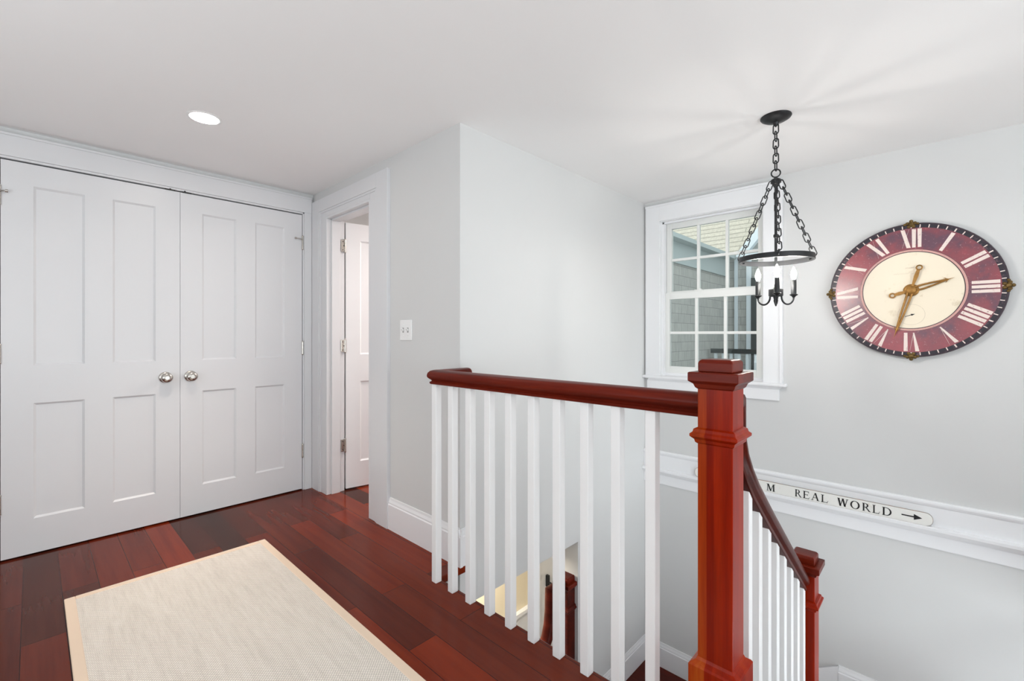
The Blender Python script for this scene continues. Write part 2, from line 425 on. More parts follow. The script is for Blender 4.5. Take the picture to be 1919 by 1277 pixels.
# raking skirt board beside the two steps between the landings
sk = [(XW,.455,ZA-.2),(XW,.455,ZA+.185),(XW,1.10,ZB+.185),(XW,1.10,ZB-.1)]
prism(bm, sk, (-.014,0,0))
prism(bm, [(XW,.455,ZA+.150),(XW,.455,ZA+.185),(XW,1.10,ZB+.185),(XW,1.10,ZB+.150)], (-.017,0,0))
struct('baseboard_right', bm, M['trim'], 'white baseboard stepping down with the stairs under the clock', 'baseboard')
bm = B()   # chair-rail band with the ledge
BAND = [(0,-.022),(.012,-.022),(.014,-.016),(.014,.050),(.020,.058),(.034,.066),(.048,.084),(.048,.100),(.040,.103),(.014,.103),(.014,.205),(.020,.212),(.024,.222),(.024,.232),(.016,.238),(0,.238)]
mould(bm, BAND, (XW,-2.3,0), (XW,YB,0), (-1,0,0))
struct('trim_ledge', bm, M['trim'], 'white moulded ledge band running along the wall below the clock', 'trim', bevel=.0015)

# ------------------------------------------------------------------ closet casing and doors
bm = B()
FY = YC-.030
box(bm, -.235, 1.437, FY, YC, 2.052, 2.168); box(bm, 1.384, 1.437, FY, YC, 0, 2.052); box(bm, -.235, -.128, FY, YC, 0, 2.052)
box(bm, -.128, 1.384, FY+.008, YC, 2.040, 2.052); box(bm, 1.374, 1.384, FY+.008, YC, 0, 2.052); box(bm, -.128, -.118, FY+.008, YC, 0, 2.052)
box(bm, -.235, 1.437, FY-.006, FY, 2.156, 2.168)
struct('trim_closet_casing', bm, M['door'], 'flat white casing around the double closet doors', 'trim', bevel=.0015)
DF = YC-.018     # face of the closet doors
def leaf(bm, x0, x1, cols, rows, face, back, z0, z1, mtx=None):
    """stile-and-rail door lying in XZ; cols / rows are the panel spans; the visible face is at y = face"""
    rec = .009
    box(bm, x0, x1, face+rec, back, z0, z1, mtx)
    xs = [x0] + [v for c in cols for v in c] + [x1]
    for i in range(0, len(xs), 2): box(bm, xs[i], xs[i+1], face, face+rec, z0, z1, mtx)
    zs = [z0] + [v for r in rows for v in r] + [z1]
    for c in cols:
        for i in range(0, len(zs), 2): box(bm, c[0], c[1], face, face+rec, zs[i], zs[i+1], mtx)
    for c in cols:           # bevelled bead round each panel
        for r in rows:
            s = .010
            for poly in ([(c[0],face+rec,r[0]),(c[0]+s,face+rec,r[0]),(c[0],face+.001,r[0])],[(c[1],face+rec,r[0]),(c[1]-s,face+rec,r[0]),(c[1],face+.001,r[0])]):
                pts = [Vector(p) for p in poly]; q = [p+Vector((0,0,r[1]-r[0])) for p in pts]
                if mtx: pts = [mtx@p for p in pts]; q = [mtx@p for p in q]
                loft(bm, [pts, q])
            for zz, sg in ((r[0],1),(r[1],-1)):
                pts = [Vector(p) for p in [(c[0],face+rec,zz),(c[0],face+rec,zz+sg*s),(c[0],face+.001,zz)]]; q = [p+Vector((c[1]-c[0],0,0)) for p in pts]
                if mtx: pts = [mtx@p for p in pts]; q = [mtx@p for p in q]
                loft(bm, [pts, q])
    return bm
ROWS = [(.190,.790),(.987,1.919)]
def knob(parent, x, z):
    mt = Matrix.Translation((x, DF, z)) @ Matrix.Rotation(PI/2, 4, 'X')     # +Z of the lathe -> -Y, into the hall
    bm = B(); lathe(bm, [(0,0),(.034,0),(.034,.003),(.031,.007),(.024,.009),(.013,.011),(.0,.011)], 28, mt)
    r = obj('rosette', bm, M['nickel'], parent, smooth=True)
    bm = B(); lathe(bm, [(.011,.009),(.011,.026),(.016,.029),(.025,.034),(.0295,.042),(.030,.049),(.027,.056),(.019,.061),(.012,.0625),(.011,.0615),(0,.0615)], 28, mt)
    obj('knob', bm, M['nickel'], parent, smooth=True)
def hinge(parent, x, y, z, h=.088):
    bm = B(); tube(bm, [(x,y,z-h/2),(x,y,z+h/2)], .0065, 10)
    lathe(bm, [(.0,h/2),(.0075,h/2),(.0075,h/2+.004),(.004,h/2+.009),(0,h/2+.010)], 10, Matrix.Translation((x,y,z)))
    lathe(bm, [(.0,-h/2-.010),(.004,-h/2-.009),(.0075,-h/2-.004),(.0075,-h/2),(0,-h/2)], 10, Matrix.Translation((x,y,z)))
    return obj('hinge', bm, M['nickel'], parent, smooth=True)
def pin_stop(parent, x, y, z, sgn, ln=.052):
    bm = B(); tube(bm, [(x,y,z),(x+sgn*.012,y-.012,z+.002),(x+sgn*ln,y-.016,z+.002)], .0042, 8)
    lathe(bm, [(0,0),(.008,0),(.008,.010),(0,.010)], 10, Matrix.Translation((x+sgn*(ln-.002),y-.016,z+.002)) @ Matrix.Rotation(sgn*PI/2,4,'Y'))
    obj('hinge_stop', bm, M['nickel'], parent, smooth=True)
d = thing('door_1', (.2605,YC,0), 'white four-panel closet door with a knob at its inner edge, wider of the pair in view', 'door', kind='structure')
bm = B(); leaf(bm, -.110, .6298, [(.004,.199),(.315,.510)], ROWS, DF, YC+.02, .010, 2.032)
box(bm, .600, .660, YC+.0201, YC+.032, .012, 2.030)
obj('door_leaf', bm, M['door'], d)
knob(d, .557, .887)
for z in (1.85, 1.05, .29): hinge(d, -.114, DF-.004, z)
pin_stop(d, -.114, DF-.004, 1.868, 1, .022)
bm = B(); box(bm, .555, .605, DF-.0035, DF+.020, 2.0325, 2.0395); box(bm, .576, .584, DF-.006, DF-.003, 2.033, 2.043); obj('roller_catch', bm, M['dark_metal'], d)
d = thing('door_2', (1.0,YC,0), 'white four-panel closet door meeting its twin, hung beside the room corner', 'door', kind='structure')
bm = B(); leaf(bm, .6315, 1.370, [(.746,.939),(1.055,1.247)], ROWS, DF, YC+.02, .010, 2.032)
obj('door_leaf', bm, M['door'], d)
knob(d, .684, .887)
for z in (1.828, 1.05, .29): hinge(d, 1.3725, DF-.004, z)
pin_stop(d, 1.3725, DF-.004, 1.850, -1)
bm = B(); box(bm, .640, .690, DF-.0035, DF+.020, 2.0325, 2.0395); box(bm, .650, .658, DF-.006, DF-.003, 2.033, 2.045); obj('roller_catch', bm, M['dark_metal'], d)

# ------------------------------------------------------------------ the half open door beside the closet
bm = B()
x0 = XD-.022
box(bm, x0, XD, 2.372, 2.500, 0, 2.133); box(bm, x0, XD, 3.302, 3.418, 0, 2.133); box(bm, x0, XD, 2.500, 3.302, 2.043, 2.133)
for y0, y1 in ((2.500,2.585),(3.205,3.302)): box(bm, XD-.013, XD, y0, y1, 0, 2.043)
box(bm, XD-.013, XD, 2.585, 3.205, 1.995, 2.043)
for y0, y1 in ((2.500,2.520),(3.285,3.302)): box(bm, XD-.018, XD-.013, y0, y1, 0, 2.043)
box(bm, XD-.018, XD-.013, 2.520, 3.285, 2.028, 2.043)
box(bm, XD-.013, XD+.120, 3.190, 3.205, 0, 1.995); box(bm, XD-.013, XD+.120, 2.585, 2.600, 0, 1.995); box(bm, XD-.013, XD+.120, 2.600, 3.190, 1.980, 1.995)
box(bm, XD+.02, XD+.082, 3.178, 3.190, 0, 1.980); box(bm, XD+.02, XD+.082, 2.600, 3.190, 1.968, 1.980)
struct('trim_door_casing', bm, M['door'], 'white casing and jamb of the narrow doorway in the corner', 'trim', bevel=.0015)
HX, HY = XD+.125, 3.186
d = thing('door_3', (HX,HY,0), 'narrow white panelled door standing open into the next room', 'door', kind='structure')
ang = math.radians(80)
dirv = Vector((math.sin(ang), -math.cos(ang), 0)); nrm = Vector((dirv.y, -dirv.x, 0))   # nrm points to the camera side
mt = Matrix(((dirv.x,-nrm.x,0,HX+.004*dirv.x),(dirv.y,-nrm.y,0,HY+.004*dirv.y),(0,0,1,0),(0,0,0,1)))
bm = B(); leaf(bm, 0, .575, [(.105,.245),(.330,.470)], [(.20,.80),(1.0,1.85)], 0.0, .035, .012, 1.975, mt)
obj('door_leaf', bm, M['trim'], d)
for z in (1.80, 1.065, .335):
    h = hinge(d, HX-.004, HY-.006, z)
    bm = B(); box(bm, HX-.034, HX-.005, HY-.0035, HY+.004, z-.044, z+.044); obj('hinge_plate', bm, M['nickel'], h, bevel=.002)
    bm = B()
    for zz in (-.03,0,.03): lathe(bm, [(0,0),(.004,0),(.003,.002),(0,.002)], 8, Matrix.Translation((HX-.020+.006*(zz==0),HY-.0035,z+zz)) @ Matrix.Rotation(PI/2,4,'X'))
    obj('screw', bm, M['dark_metal'], h)

# light switch
sx, sy, szz = XD, 2.203, 1.173
sw = thing('light_switch', (sx,sy,szz-.058), 'white two-toggle light switch plate on the grey wall', 'light switch')
bm = B(); box(bm, sx-.006, sx, sy-.058, sy+.058, szz-.058, szz+.058); obj('plate', bm, M['switch'], sw, bevel=.003)
for k in (-1,1):
    y = sy+k*.023
    bm = B(); box(bm, sx-.0072, sx-.005, y-.0065, y+.0065, szz-.0135, szz+.0135); obj('toggle_slot', bm, M['deck'], sw)
    bm = B(); prism(bm, [(sx-.006,y-.005,szz-.008),(sx-.020,y-.004,szz+.006),(sx-.018,y-.004,szz+.012),(sx-.006,y-.005,szz+.006)], (0,.0095,0)); obj('toggle', bm, M['switch'], sw)
    for zz in (-.03,.03):
        bm = B(); lathe(bm, [(0,0),(.0035,0),(.0025,.0015),(0,.0015)], 10, Matrix.Translation((sx-.006,y,szz+zz)) @ Matrix.Rotation(-PI/2,4,'Y')); obj('screw', bm, M['switch'], sw)

# ------------------------------------------------------------------ window
w = thing('window_1', (XW,1.235,WZ0), 'white double-hung sash window with twelve panes above the stairwell', 'window', kind='structure')
bm = B()
cx0 = XW-.022
box(bm, cx0, XW, WY1, 1.716, WZ0+.002, 2.160); box(bm, cx0, XW, .754, WY0, WZ0+.002, 2.160); box(bm, cx0, XW, WY0, WY1, WZ1, 2.160)
box(bm, cx0-.008, XW, .752, .768, WZ0+.002, 2.160); box(bm, cx0-.008, XW, .752, 1.716, 2.150, 2.166)
obj('casing', bm, M['trim'], w, bevel=.0015)
bm = B()
box(bm, XW-.010, XW+.15, WY1-.004, WY1+.010, WZ0, WZ1+.01); box(bm, XW-.010, XW+.15, WY0-.010, WY0+.004, WZ0, WZ1+.01); box(bm, XW-.010, XW+.15, WY0, WY1, WZ1-.004, WZ1+.01)
box(bm, XW+.03, XW+.055, WY1-.016, WY1, WZ0, WZ1); box(bm, XW+.03, XW+.055, WY0, WY0+.016, WZ0, WZ1); box(bm, XW+.03, XW+.055, WY0, WY1, WZ1-.016, WZ1)
obj('jamb', bm, M['trim'], w)
bm = B(); box(bm, XW-.050, XW+.06, .728, 1.7335, WZ0-.014, WZ0+.008); box(bm, XW+.05, XW+.17, WY0, WY1, WZ0-.02, WZ0+.03); obj('stool', bm, M['trim'], w, bevel=.007, segs=3)
bm = B(); box(bm, XW-.018, XW, .775, 1.705, .712, WZ0-.036)
prism(bm, [(XW,.775,WZ0-.036),(XW-.020,.775,WZ0-.036),(XW-.024,.768,WZ0-.030),(XW-.040,.752,WZ0-.016),(XW-.040,.752,WZ0-.014),(XW,.752,WZ0-.014)], (0,.93,0)); obj('apron', bm, M['trim'], w, bevel=.0015)
def sash(name, x0, x1, z0, z1, gz0, gz1, mids):
    gy0, gy1 = .929, 1.554
    y0, y1 = WY0+.011, WY1-.006
    bm = B()
    box(bm, x0, x1, y0, gy0, z0, z1); box(bm, x0, x1, gy1, y1, z0, z1)
    box(bm, x0, x1, gy0, gy1, z0, gz0); box(bm, x0, x1, gy0, gy1, gz1, z1)
    s = obj(name, bm, M['vinyl'], w, bevel=.002)
    bm = B()
    for k in (1,2):
        y = gy0+(gy1-gy0)*k/3; box(bm, x0+.004, x1-.004, y-.010, y+.010, gz0, gz1)
    zm = (gz0+gz1)/2; box(bm, x0+.0045, x1-.0045, gy0, gy1, zm-.010, zm+.010)
    obj('muntin', bm, M['vinyl'], s, bevel=.002)
    bm = B(); box(bm, (x0+x1)/2-.002, (x0+x1)/2+.002, gy0-.005, gy1+.005, gz0-.005, gz1+.005)
    obj('pane', bm, M['glass'], s)
    return s
sash('upper_sash', XW+.095, XW+.130, 1.445, 2.031, 1.490, 1.985, 2)
lo = sash('lower_sash', XW+.058, XW+.093, .829, 1.478, .900, 1.425, 2)
bm = B(); box(bm, XW+.060, XW+.090, 1.30, 1.36, 1.478, 1.488); lathe(bm, [(0,0),(.013,0),(.012,.010),(0,.012)], 14, Matrix.Translation((XW+.076,1.325,1.486))); obj('sash_lock', bm, M['vinyl'], lo, smooth=True)

# ------------------------------------------------------------------ stairs
NR = .177; RUN = .225
st = thing('staircase_upper', (1.318,-.1,ZA), 'upper stair flight going down from the hall beside the newel', 'stairs', kind='structure')
for k in range(6):
    z = -NR*(k+1); xa = 1.318+RUN*k
    if k < 5:
        bm = B(); box(bm, xa-.028, xa+RUN, -.64, .478, z-.032, z); obj('tread', bm, M['tread'], st, bevel=.008)
    bm = B(); box(bm, xa, xa+.018, -.64, .462, z+.0, z+NR-.033); obj('riser', bm, M['trim'], st)
bm = B(); prism(bm, [(1.30,.452,-.30),(1.318,.452,-.036),(1.318+5*RUN,.452,-.036-NR*5),(2.46,.452,ZA-.001),(2.46,.452,ZA-.25),(2.3,.452,ZA-.25)], (0,.020,0)); obj('stringer', bm, M['trim'], st)
bm = B(); box(bm, 2.445, XW-.017, -.64, .478, ZA-.04, ZA)
struct('floor_landing', bm, M['tread'], 'dark wooden landing under the clock', 'floor')
st = thing('staircase_middle', (2.9,.6,ZB), 'two short steps between the upper and the corner landing', 'stairs', kind='structure')
bm = B(); box(bm, 2.445, XW-.017, .450, .720, ZA-.227, ZA-.195); obj('tread', bm, M['tread'], st, bevel=.008)
bm = B(); box(bm, 2.445, XW-.017, .458, .474, ZA-.195, ZA-.041); obj('riser', bm, M['trim'], st)
bm = B(); box(bm, 2.445, XW-.017, .700, .716, ZB, ZA-.228); obj('riser', bm, M['trim'], st)
bm = B(); box(bm, 2.395, XW-.017, .700, YB-.017, ZB-.04, ZB-.0005)
struct('floor_corner_landing', bm, M['tread'], 'dark wooden landing in the corner of the stairwell', 'floor')
st = thing('staircase_lower', (1.8,1.3,-2.62), 'lower stair flight going down from the corner landing', 'stairs', kind='structure')
for k in range(6):
    z = ZB-.195*(k+1); xa = 2.395-.235*k
    if k < 5:
        bm = B(); box(bm, xa-.235, xa+.025, .75, YB-.002, z-.032, z); obj('tread', bm, M['tread'], st, bevel=.008)
    bm = B(); box(bm, xa-.018, xa, .75, YB-.002, z, z+.195-.041); obj('riser', bm, M['trim'], st)

# ------------------------------------------------------------------ railings
RW, RH = .0345, .0335      # half width / half height of the handrail
half = [(.020,-1.0),(.024,-.95),(.026,-.70),(.0195,-.58),(.0180,-.50),(.0200,-.42),(.028,-.22),(.0335,-.02),(.0345,.15),(.0340,.34),(.0310,.60),(.0240,.84),(.0130,.96),(.0040,1.0)]
RPROF = [(a, b*RH) for a, b in half] + [(-a, b*RH) for a, b in reversed(half)]      # (across, up)
def newel_parts(parent, x, y, z0, z1, mat):
    """boxed newel post with plinth, collar and stepped cap; z1 is the top"""
    h = .045
    def ring(s, z): return [(x-s,y-s,z),(x+s,y-s,z),(x+s,y+s,z),(x-s,y+s,z)]
    def stack(bm, lv): return loft(bm, [[Vector(p) for p in ring(s, z)] for s, z in lv])
    bm = B(); stack(bm, [(h,z0+.2),(h,z1-.066)]); n = obj('newel_post', bm, mat, parent, bevel=.0025, origin=(x,y,z0))
    bm = B(); stack(bm, [(.0635,z0),(.0635,z0+.256),(.060,z0+.261),(.049,z0+.268),(h+.0005,z0+.276)]); obj('plinth', bm, mat, n, bevel=.0015)
    bm = B(); stack(bm, [(h+.0005,z1-.228),(.050,z1-.224),(.052,z1-.216),(.0610,z1-.208),(.0610,z1-.201),(.055,z1-.196),(.053,z1-.188),(h+.0005,z1-.184)]); obj('collar', bm, mat, n, bevel=.0008)
    bm = B(); stack(bm, [(h+.0005,z1-.080),(.050,z1-.076),(.054,z1-.066),(.0645,z1-.058),(.0645,z1-.036),(.062,z1-.034)]); obj('cap_plate', bm, M['rail_y'], n, bevel=.0012)
    bm = B(); stack(bm, [(.0445,z1-.034),(.0445,z1-.010),(.042,z1-.003),(.037,z1)]); obj('cap', bm, M['rail_y'], n, bevel=.003, segs=3)
    return n
def baluster(parent, x, y, z0, z1, s=.0165):
    bm = B(); box(bm, -s, s, -s, s, 0, z1-z0)
    o = obj('baluster', bm, M['baluster'], parent, bevel=.0025, local=True); o.location = Vector((x,y,z0)) - abs_loc(parent)
    return o
# hall guard rail
NX, NY = 1.285, .435
RX, RZ = 1.2895, .9515
hr = thing('hall_railing', (RX,1.07,0), 'level white-balustered railing with mahogany handrail and newel along the hall floor edge', 'railing')
bm = B()
path = [(NX+.004,NY+.045,RZ),(RX,NY+.05,RZ),(RX,1.660,RZ),(RX+.006,1.683,RZ),(RX+.024,1.695,RZ),(1.452,1.697,RZ),(1.468,1.697,RZ)]
path = [(RX,NY+.040,RZ),(RX,1.696,RZ),(1.4700,1.696,RZ)]
sweep(bm, path, (0,0,1), [(b,-a) for a, b in RPROF])
# rounded end of the short return
for s_ in (1,):
    ends = []
    for k in range(0,7):
        a = k/6*PI/2; ends.append([Vector((1.470+.018*math.sin(a), 1.696+p*math.cos(a)*1.0, RZ+q*math.cos(a*.55))) for p, q in RPROF])
    loft(bm, ends)
hrail = obj('handrail', bm, M['rail_y'], hr, smooth=True, angle=38)
newel_parts(hr, NX, NY, 0, 1.080, M['newel'])
b0 = None
for k in range(10):
    y = 1.7035-.1187*k
    if b0 is None: b0 = baluster(hr, 1.2915, y, 0, RZ-RH+.004)
    else:
        c = b0.copy(); COL.objects.link(c); c.parent = hr; c.location = Vector((1.2915,y,0)) - hr.location
# stair railing going down to the landing
LX, LY = 2.330, .435
outer = [(1.427,.985),(1.427,.88),(1.432,.850),(1.452,.806),(1.495,.753),(1.556,.694),(1.653,.614),(1.739,.545),(2.029,.318),(2.292,.113)]
def offset_poly(pts, dist):
    out = []
    for i, (x, z) in enumerate(pts):
        a = Vector(pts[max(i-1,0)]); b = Vector(pts[min(i+1,len(pts)-1)]); t = (b-a).normalized(); n = Vector((t.y,-t.x))
        out.append((x+n.x*dist, z+n.y*dist))
    return out
inner = offset_poly(outer, RH)
sr = thing('stair_railing', (1.83,LY,ZA), 'descending mahogany handrail on close white balusters ending at the smaller newel', 'railing')
cpath = [(NX+.0455,.944),(inner[1][0],.944)] + inner[1:]
cpath = [(x,LY,z) for x, z in cpath]
bm = B(); sweep(bm, cpath, (0,-1,0), [(a*.88,b) for a, b in RPROF])
obj('handrail', bm, M['rail_x'], sr, smooth=True, angle=38)
newel_parts(sr, LX, LY, -5*NR, .192, M['newel'])
def rail_under(x):
    pts = offset_poly(outer, 2*RH)
    for (xa, za), (xb, zb) in zip(pts, pts[1:]):
        if xa <= x <= xb: return za+(zb-za)*(x-xa)/(xb-xa)
    return pts[-1][1]
for k in range(8):
    x = 1.497+.1065*k
    zt = -NR*(int((x-1.318)//RUN)+1)
    z1 = rail_under(x)+.012
    s = .0165
    bm = B(); loft(bm, [[Vector((px,py,0)) for px, py in ((-s,-s),(s,-s),(s,s),(-s,s))], [Vector((px,py,z1-zt-px*.78)) for px, py in ((-s,-s),(s,-s),(s,s),(-s,s))]])
    o = obj('baluster', bm, M['baluster'], sr, bevel=.0025, local=True); o.location = Vector((x,LY,zt)) - sr.location
# railing of the lower flight, in the opening below
fr = thing('foyer_railing', (2.43,1.80,ZB), 'newel and curving handrail, toned dark for shade, down in the stairwell opening', 'railing')
newel_parts(fr, 2.43, 1.805, ZB, -.445, M['tread'])  # darker tread wood stands in for the backlit shade here
out2 = [(2.235,-.46),(2.235,-.60),(2.229,-.67),(2.205,-.74),(2.15,-.81),(2.06,-.89),(1.90,-1.02),(1.62,-1.25)]
in2 = [(x+.03*1.0, z-.0) if i < 2 else (x+.024, z-.024) for i, (x, z) in enumerate(out2)]
path = [(2.395,1.805,-.49),(2.268,1.805,-.49)] + [(x,1.805,z) for x, z in in2[1:]]
bm = B(); sweep(bm, path, (0,1,0), [(a,b) for a, b in RPROF]); obj('handrail', bm, M['tread'], fr, smooth=True, angle=38)

# ------------------------------------------------------------------ rug
rg = thing('rug', (.49,1.55,0), 'cream woven sisal runner with taped edges on the cherry floor', 'rug')
bm = B(); box(bm, .093+.03, .889-.03, .30, 2.735-.03, .0005, .009); obj('weave', bm, M['rug'], rg)
bm = B()
for x0, x1, y0, y1 in ((.093,.128,.27,2.735),(.854,.889,.27,2.735)): box(bm, x0, x1, y0, y1, .0004, .0105)
box(bm, .128, .854, 2.700, 2.735, .0004, .0105); box(bm, .128, .854, .27, .305, .0004, .0105)
obj('binding', bm, M['tape'], rg, bevel=.003)

# ------------------------------------------------------------------ recessed ceiling light
rl = thing('ceiling_light', (.574,2.597,CE-.004), 'round recessed downlight glowing in the ceiling', 'ceiling light')
mt = Matrix.Translation((.574,2.597,CE))
bm = B(); lathe(bm, [(.061,0),(.072,0),(.072,-.002),(.066,-.004),(.061,-.003)], 36, mt, caps=False); obj('trim_ring', bm, M['switch'], rl, smooth=True)
bm = B(); lathe(bm, [(0,-.0005),(.061,-.0005),(.061,-.0025),(0,-.003)], 36, mt); obj('lens', bm, M['downlight'], rl)

# ------------------------------------------------------------------ chandelier
CX, CY = 2.466, .579
Rv = Vector((math.sin(HEAD), -math.cos(HEAD), 0)); Fv = Vector((math.cos(HEAD), math.sin(HEAD), 0))
Fv = Vector((CX,CY,0)).normalized(); Rv = Vector((Fv.y,-Fv.x,0))
def cpt(a, f, z): return Vector((CX,CY,z)) + Rv*a + Fv*f
ch = thing('chandelier', (CX,CY,1.283), 'black iron ring chandelier with three lit candle bulbs hanging over the stairs', 'chandelier')
mt = Matrix.Translation((CX,CY,0))
bm = B(); lathe(bm, [(0,CE),(.066,CE),(.067,CE-.004),(.063,CE-.010),(.046,CE-.020),(.024,CE-.026),(.014,CE-.030),(.010,CE-.040),(.006,CE-.046),(0,CE-.046)], 36, mt)
cn = obj('canopy', bm, M['iron'], ch, smooth=True)
def oval(ln, wd, n=18):     # stadium link in local XZ, length along Z
    r = wd/2; s = ln/2-r; pts = []
    for k in range(n):
        a = 2*PI*k/n; pts.append(Vector((r*math.cos(a), 0, r*math.sin(a)+(s if math.sin(a) >= 0 else -s))))
    return pts
LINK = None
def chain(p0, p1, n, parent, ln, wd, rad, twist0=.35, sag=0):
    """a chain part whose links are its sub-parts"""
    p0, p1 = Vector(p0), Vector(p1)
    bm = B(); tube(bm, [p + (p0-p) for p in [p0]] + [p0+(p1-p0).normalized()*.008], rad*.9, 8)
    c = obj('chain', bm, M['iron'], parent, smooth=True)
    key = None
    for k in range(n):
        f = (k+.5)/n; p = p0.lerp(p1, f) + Vector((0,0,-sag*4*f*(1-f)))
        t = (p1-p0).normalized()
        xw = Fv.cross(t).normalized(); yw = t.cross(xw)
        q = Matrix(((xw.x,yw.x,t.x),(xw.y,yw.y,t.y),(xw.z,yw.z,t.z))).to_quaternion() @ Matrix.Rotation(twist0+(k%2)*PI/2, 3, 'Z').to_quaternion()
        if key is None:
            bm = B(); tube(bm, oval(ln, wd), rad, 8, True); o = obj('link', bm, M['iron'], c, smooth=True, local=True, angle=80); key = o
        else:
            o = key.copy(); COL.objects.link(o); o.parent = c
        o.rotation_mode = 'QUATERNION'; o.rotation_quaternion = q; o.location = p - abs_loc(c)
    return c
chain((CX,CY,CE-.042), (CX,CY,1.945), 6, ch, .049, .024, .0029)
bm = B(); tube(bm, [Vector((CX,CY,1.927)) + Rv*.019*math.cos(a) + Vector((0,0,.019*math.sin(a))) for a in [2*PI*k/24 for k in range(24)]], .0032, 8, True); obj('loop', bm, M['iron'], ch, smooth=True, angle=80)
bm = B(); lathe(bm, [(0,1.909),(.006,1.908),(.010,1.902),(.021,1.896),(.023,1.886),(.018,1.876),(.010,1.870),(.008,1.858),(0,1.857)], 20, mt); hub = obj('hub', bm, M['iron'], ch, smooth=True)
bm = B(); lathe(bm, [(0,1.872),(.0062,1.872),(.0062,1.634),(.010,1.630),(.0112,1.624),(.010,1.618),(.0062,1.614),(.0055,1.37),(0,1.37)], 14, mt); obj('rod', bm, M['iron'], ch, smooth=True)
RR, RZc = .158, 1.512
bm = B()
rings = []
for k in range(64):
    a = 2*PI*k/64; c_, s_ = math.cos(a), math.sin(a)
    rings.append([Vector((CX+r*c_, CY+r*s_, z)) for r, z in ((RR-.002,RZc-.012),(RR+.002,RZc-.012),(RR+.002,RZc+.012),(RR-.002,RZc+.012))])
loft(bm, rings, True); hoop = obj('hoop', bm, M['iron'], ch, smooth=True, angle=30)
for a_ in (-112, 4, 112):
    an = math.radians(a_); dv = (-Fv*math.cos(an) + Rv*math.sin(an))
    pr = Vector((CX,CY,0)) + dv*(RR+.014)
    bm = B(); tube(bm, [Vector((CX,CY,RZc-.004))+dv*(RR-.012), pr+Vector((0,0,RZc+.000)), pr+Vector((0,0,RZc+.020))], .0042, 8)
    obj('lug', bm, M['iron'], hoop, smooth=True)
    h0 = Vector((CX,CY,1.888))+dv*.020
    chain(h0, pr+Vector((0,0,RZc+.018)), 11, ch, .0470, .0235, .0026)
bm = B(); lathe(bm, [(0,1.378),(.010,1.376),(.012,1.368),(.030,1.366),(.031,1.364),(.031,1.335),(.028,1.332),(.012,1.330),(.009,1.318),(.010,1.310),(.006,1.296),(.003,1.285),(0,1.284)], 24, mt); obj('body', bm, M['iron'], ch, smooth=True)
arms = [(.088*math.sin(math.radians(a)), -.088*math.cos(math.radians(a))) for a in (3,-119,122)]
for a, f in arms:
    dv = (Rv*a + Fv*f); r = dv.length; dv = dv.normalized()
    def at(rr, z): return Vector((CX,CY,z)) + dv*rr
    pts = [at(.020,1.345)]
    for k in range(0, 13):
        th = PI - k/12*PI
        pts.append(at((.028+r)/2 + (r-.028)/2*math.cos(th)*1.0, 1.330-.036*math.sin(th)))
    bm = B(); tube(bm, pts, .0042, 10); arm = obj('candle_arm', bm, M['iron'], ch, smooth=True)
    cm = Matrix.Translation(at(r, 0))
    bm = B(); lathe(bm, [(0,1.326),(.006,1.327),(.008,1.332),(.0165,1.338),(.018,1.341),(.015,1.343),(0,1.343)], 18, cm); obj('drip_cup', bm, M['iron'], arm, smooth=True)
    bm = B(); lathe(bm, [(0,1.342),(.0115,1.342),(.0115,1.412),(.010,1.414),(0,1.414)], 18, cm); obj('candle_sleeve', bm, M['iron'], arm, smooth=True)
    bm = B(); lathe(bm, [(0,1.412),(.006,1.414),(.0095,1.424),(.0125,1.436),(.0115,1.448),(.007,1.462),(.003,1.472),(0,1.476)], 16, cm); obj('bulb', bm, M['bulb'], arm, smooth=True)

# ------------------------------------------------------------------ wall clock
KY, KZ, KX = .120, 1.394, XW-.014
ck = thing('wall_clock', (KX,KY,KZ-.37), 'large round red clock with cream centre and roman numerals on the pale wall', 'clock')
def face(a, b, d):            # a to the right, b up, d out of the wall
    return Vector((KX-d, KY-a, KZ+b))
def pol(r, th, d):            # th clockwise from twelve
    return face(r*math.sin(th), r*math.cos(th), d)
def ringmesh(bm, r0, r1, d0, d1, n=96):
    rings = [[pol(r, 2*PI*k/n, d) for r, d in ((r0,d0),(r1,d0),(r1,d1),(r0,d1))] for k in range(n)]
    return loft(bm, rings, True)
km = Matrix.Translation((KX,KY,KZ)) @ Matrix.Rotation(-PI/2,4,'Y')
bm = B(); lathe(bm, [(0,-.014),(.31,-.014),(.31,.006),(.364,.006),(.364,.024),(0,.024)], 96, km); dial = obj('dial', bm, M['clock_red'], ck, smooth=True, angle=30, origin=(KX,KY,KZ))
bm = B(); lathe(bm, [(.3635,.006),(.371,.007),(.372,.020),(.369,.0255),(.3635,.0258)], 96, km, caps=False); obj('rim', bm, M['clock_rim'], ck, smooth=True, angle=50)
bm = B(); lathe(bm, [(0,.023),(.212,.023),(.212,.0246),(0,.0246)], 96, km); obj('centre_disc', bm, M['clock_cream'], ck, smooth=True, angle=30)
bm = B(); ringmesh(bm, .2115, .2150, .023, .0262); obj('inner_line', bm, M['clock_rim'], ck)
bm = B(); ringmesh(bm, .2150, .2250, .023, .0256); obj('inner_ring', bm, M['pink'], ck)
bm = B(); ringmesh(bm, .2250, .2262, .023, .0258); obj('outer_line', bm, M['clock_rim'], ck)
bm = B(); ringmesh(bm, .3445, .3635, .023, .0250); tr_ = obj('minute_track', bm, M['track'], ck)
for k in range(60):
    bm = B()
    th = 2*PI*k/60; w_ = .0046 if k % 5 else .0062
    u = Vector((0,-math.cos(th),-math.sin(th)))*w_/2
    a0, a1 = pol(.3445,th,.0245), pol(.3615,th,.0245)
    prism(bm, [a0-u, a0+u, a1+u, a1-u], (-.0012,0,0))
    obj('minute_mark', bm, M['numeral'], tr_)
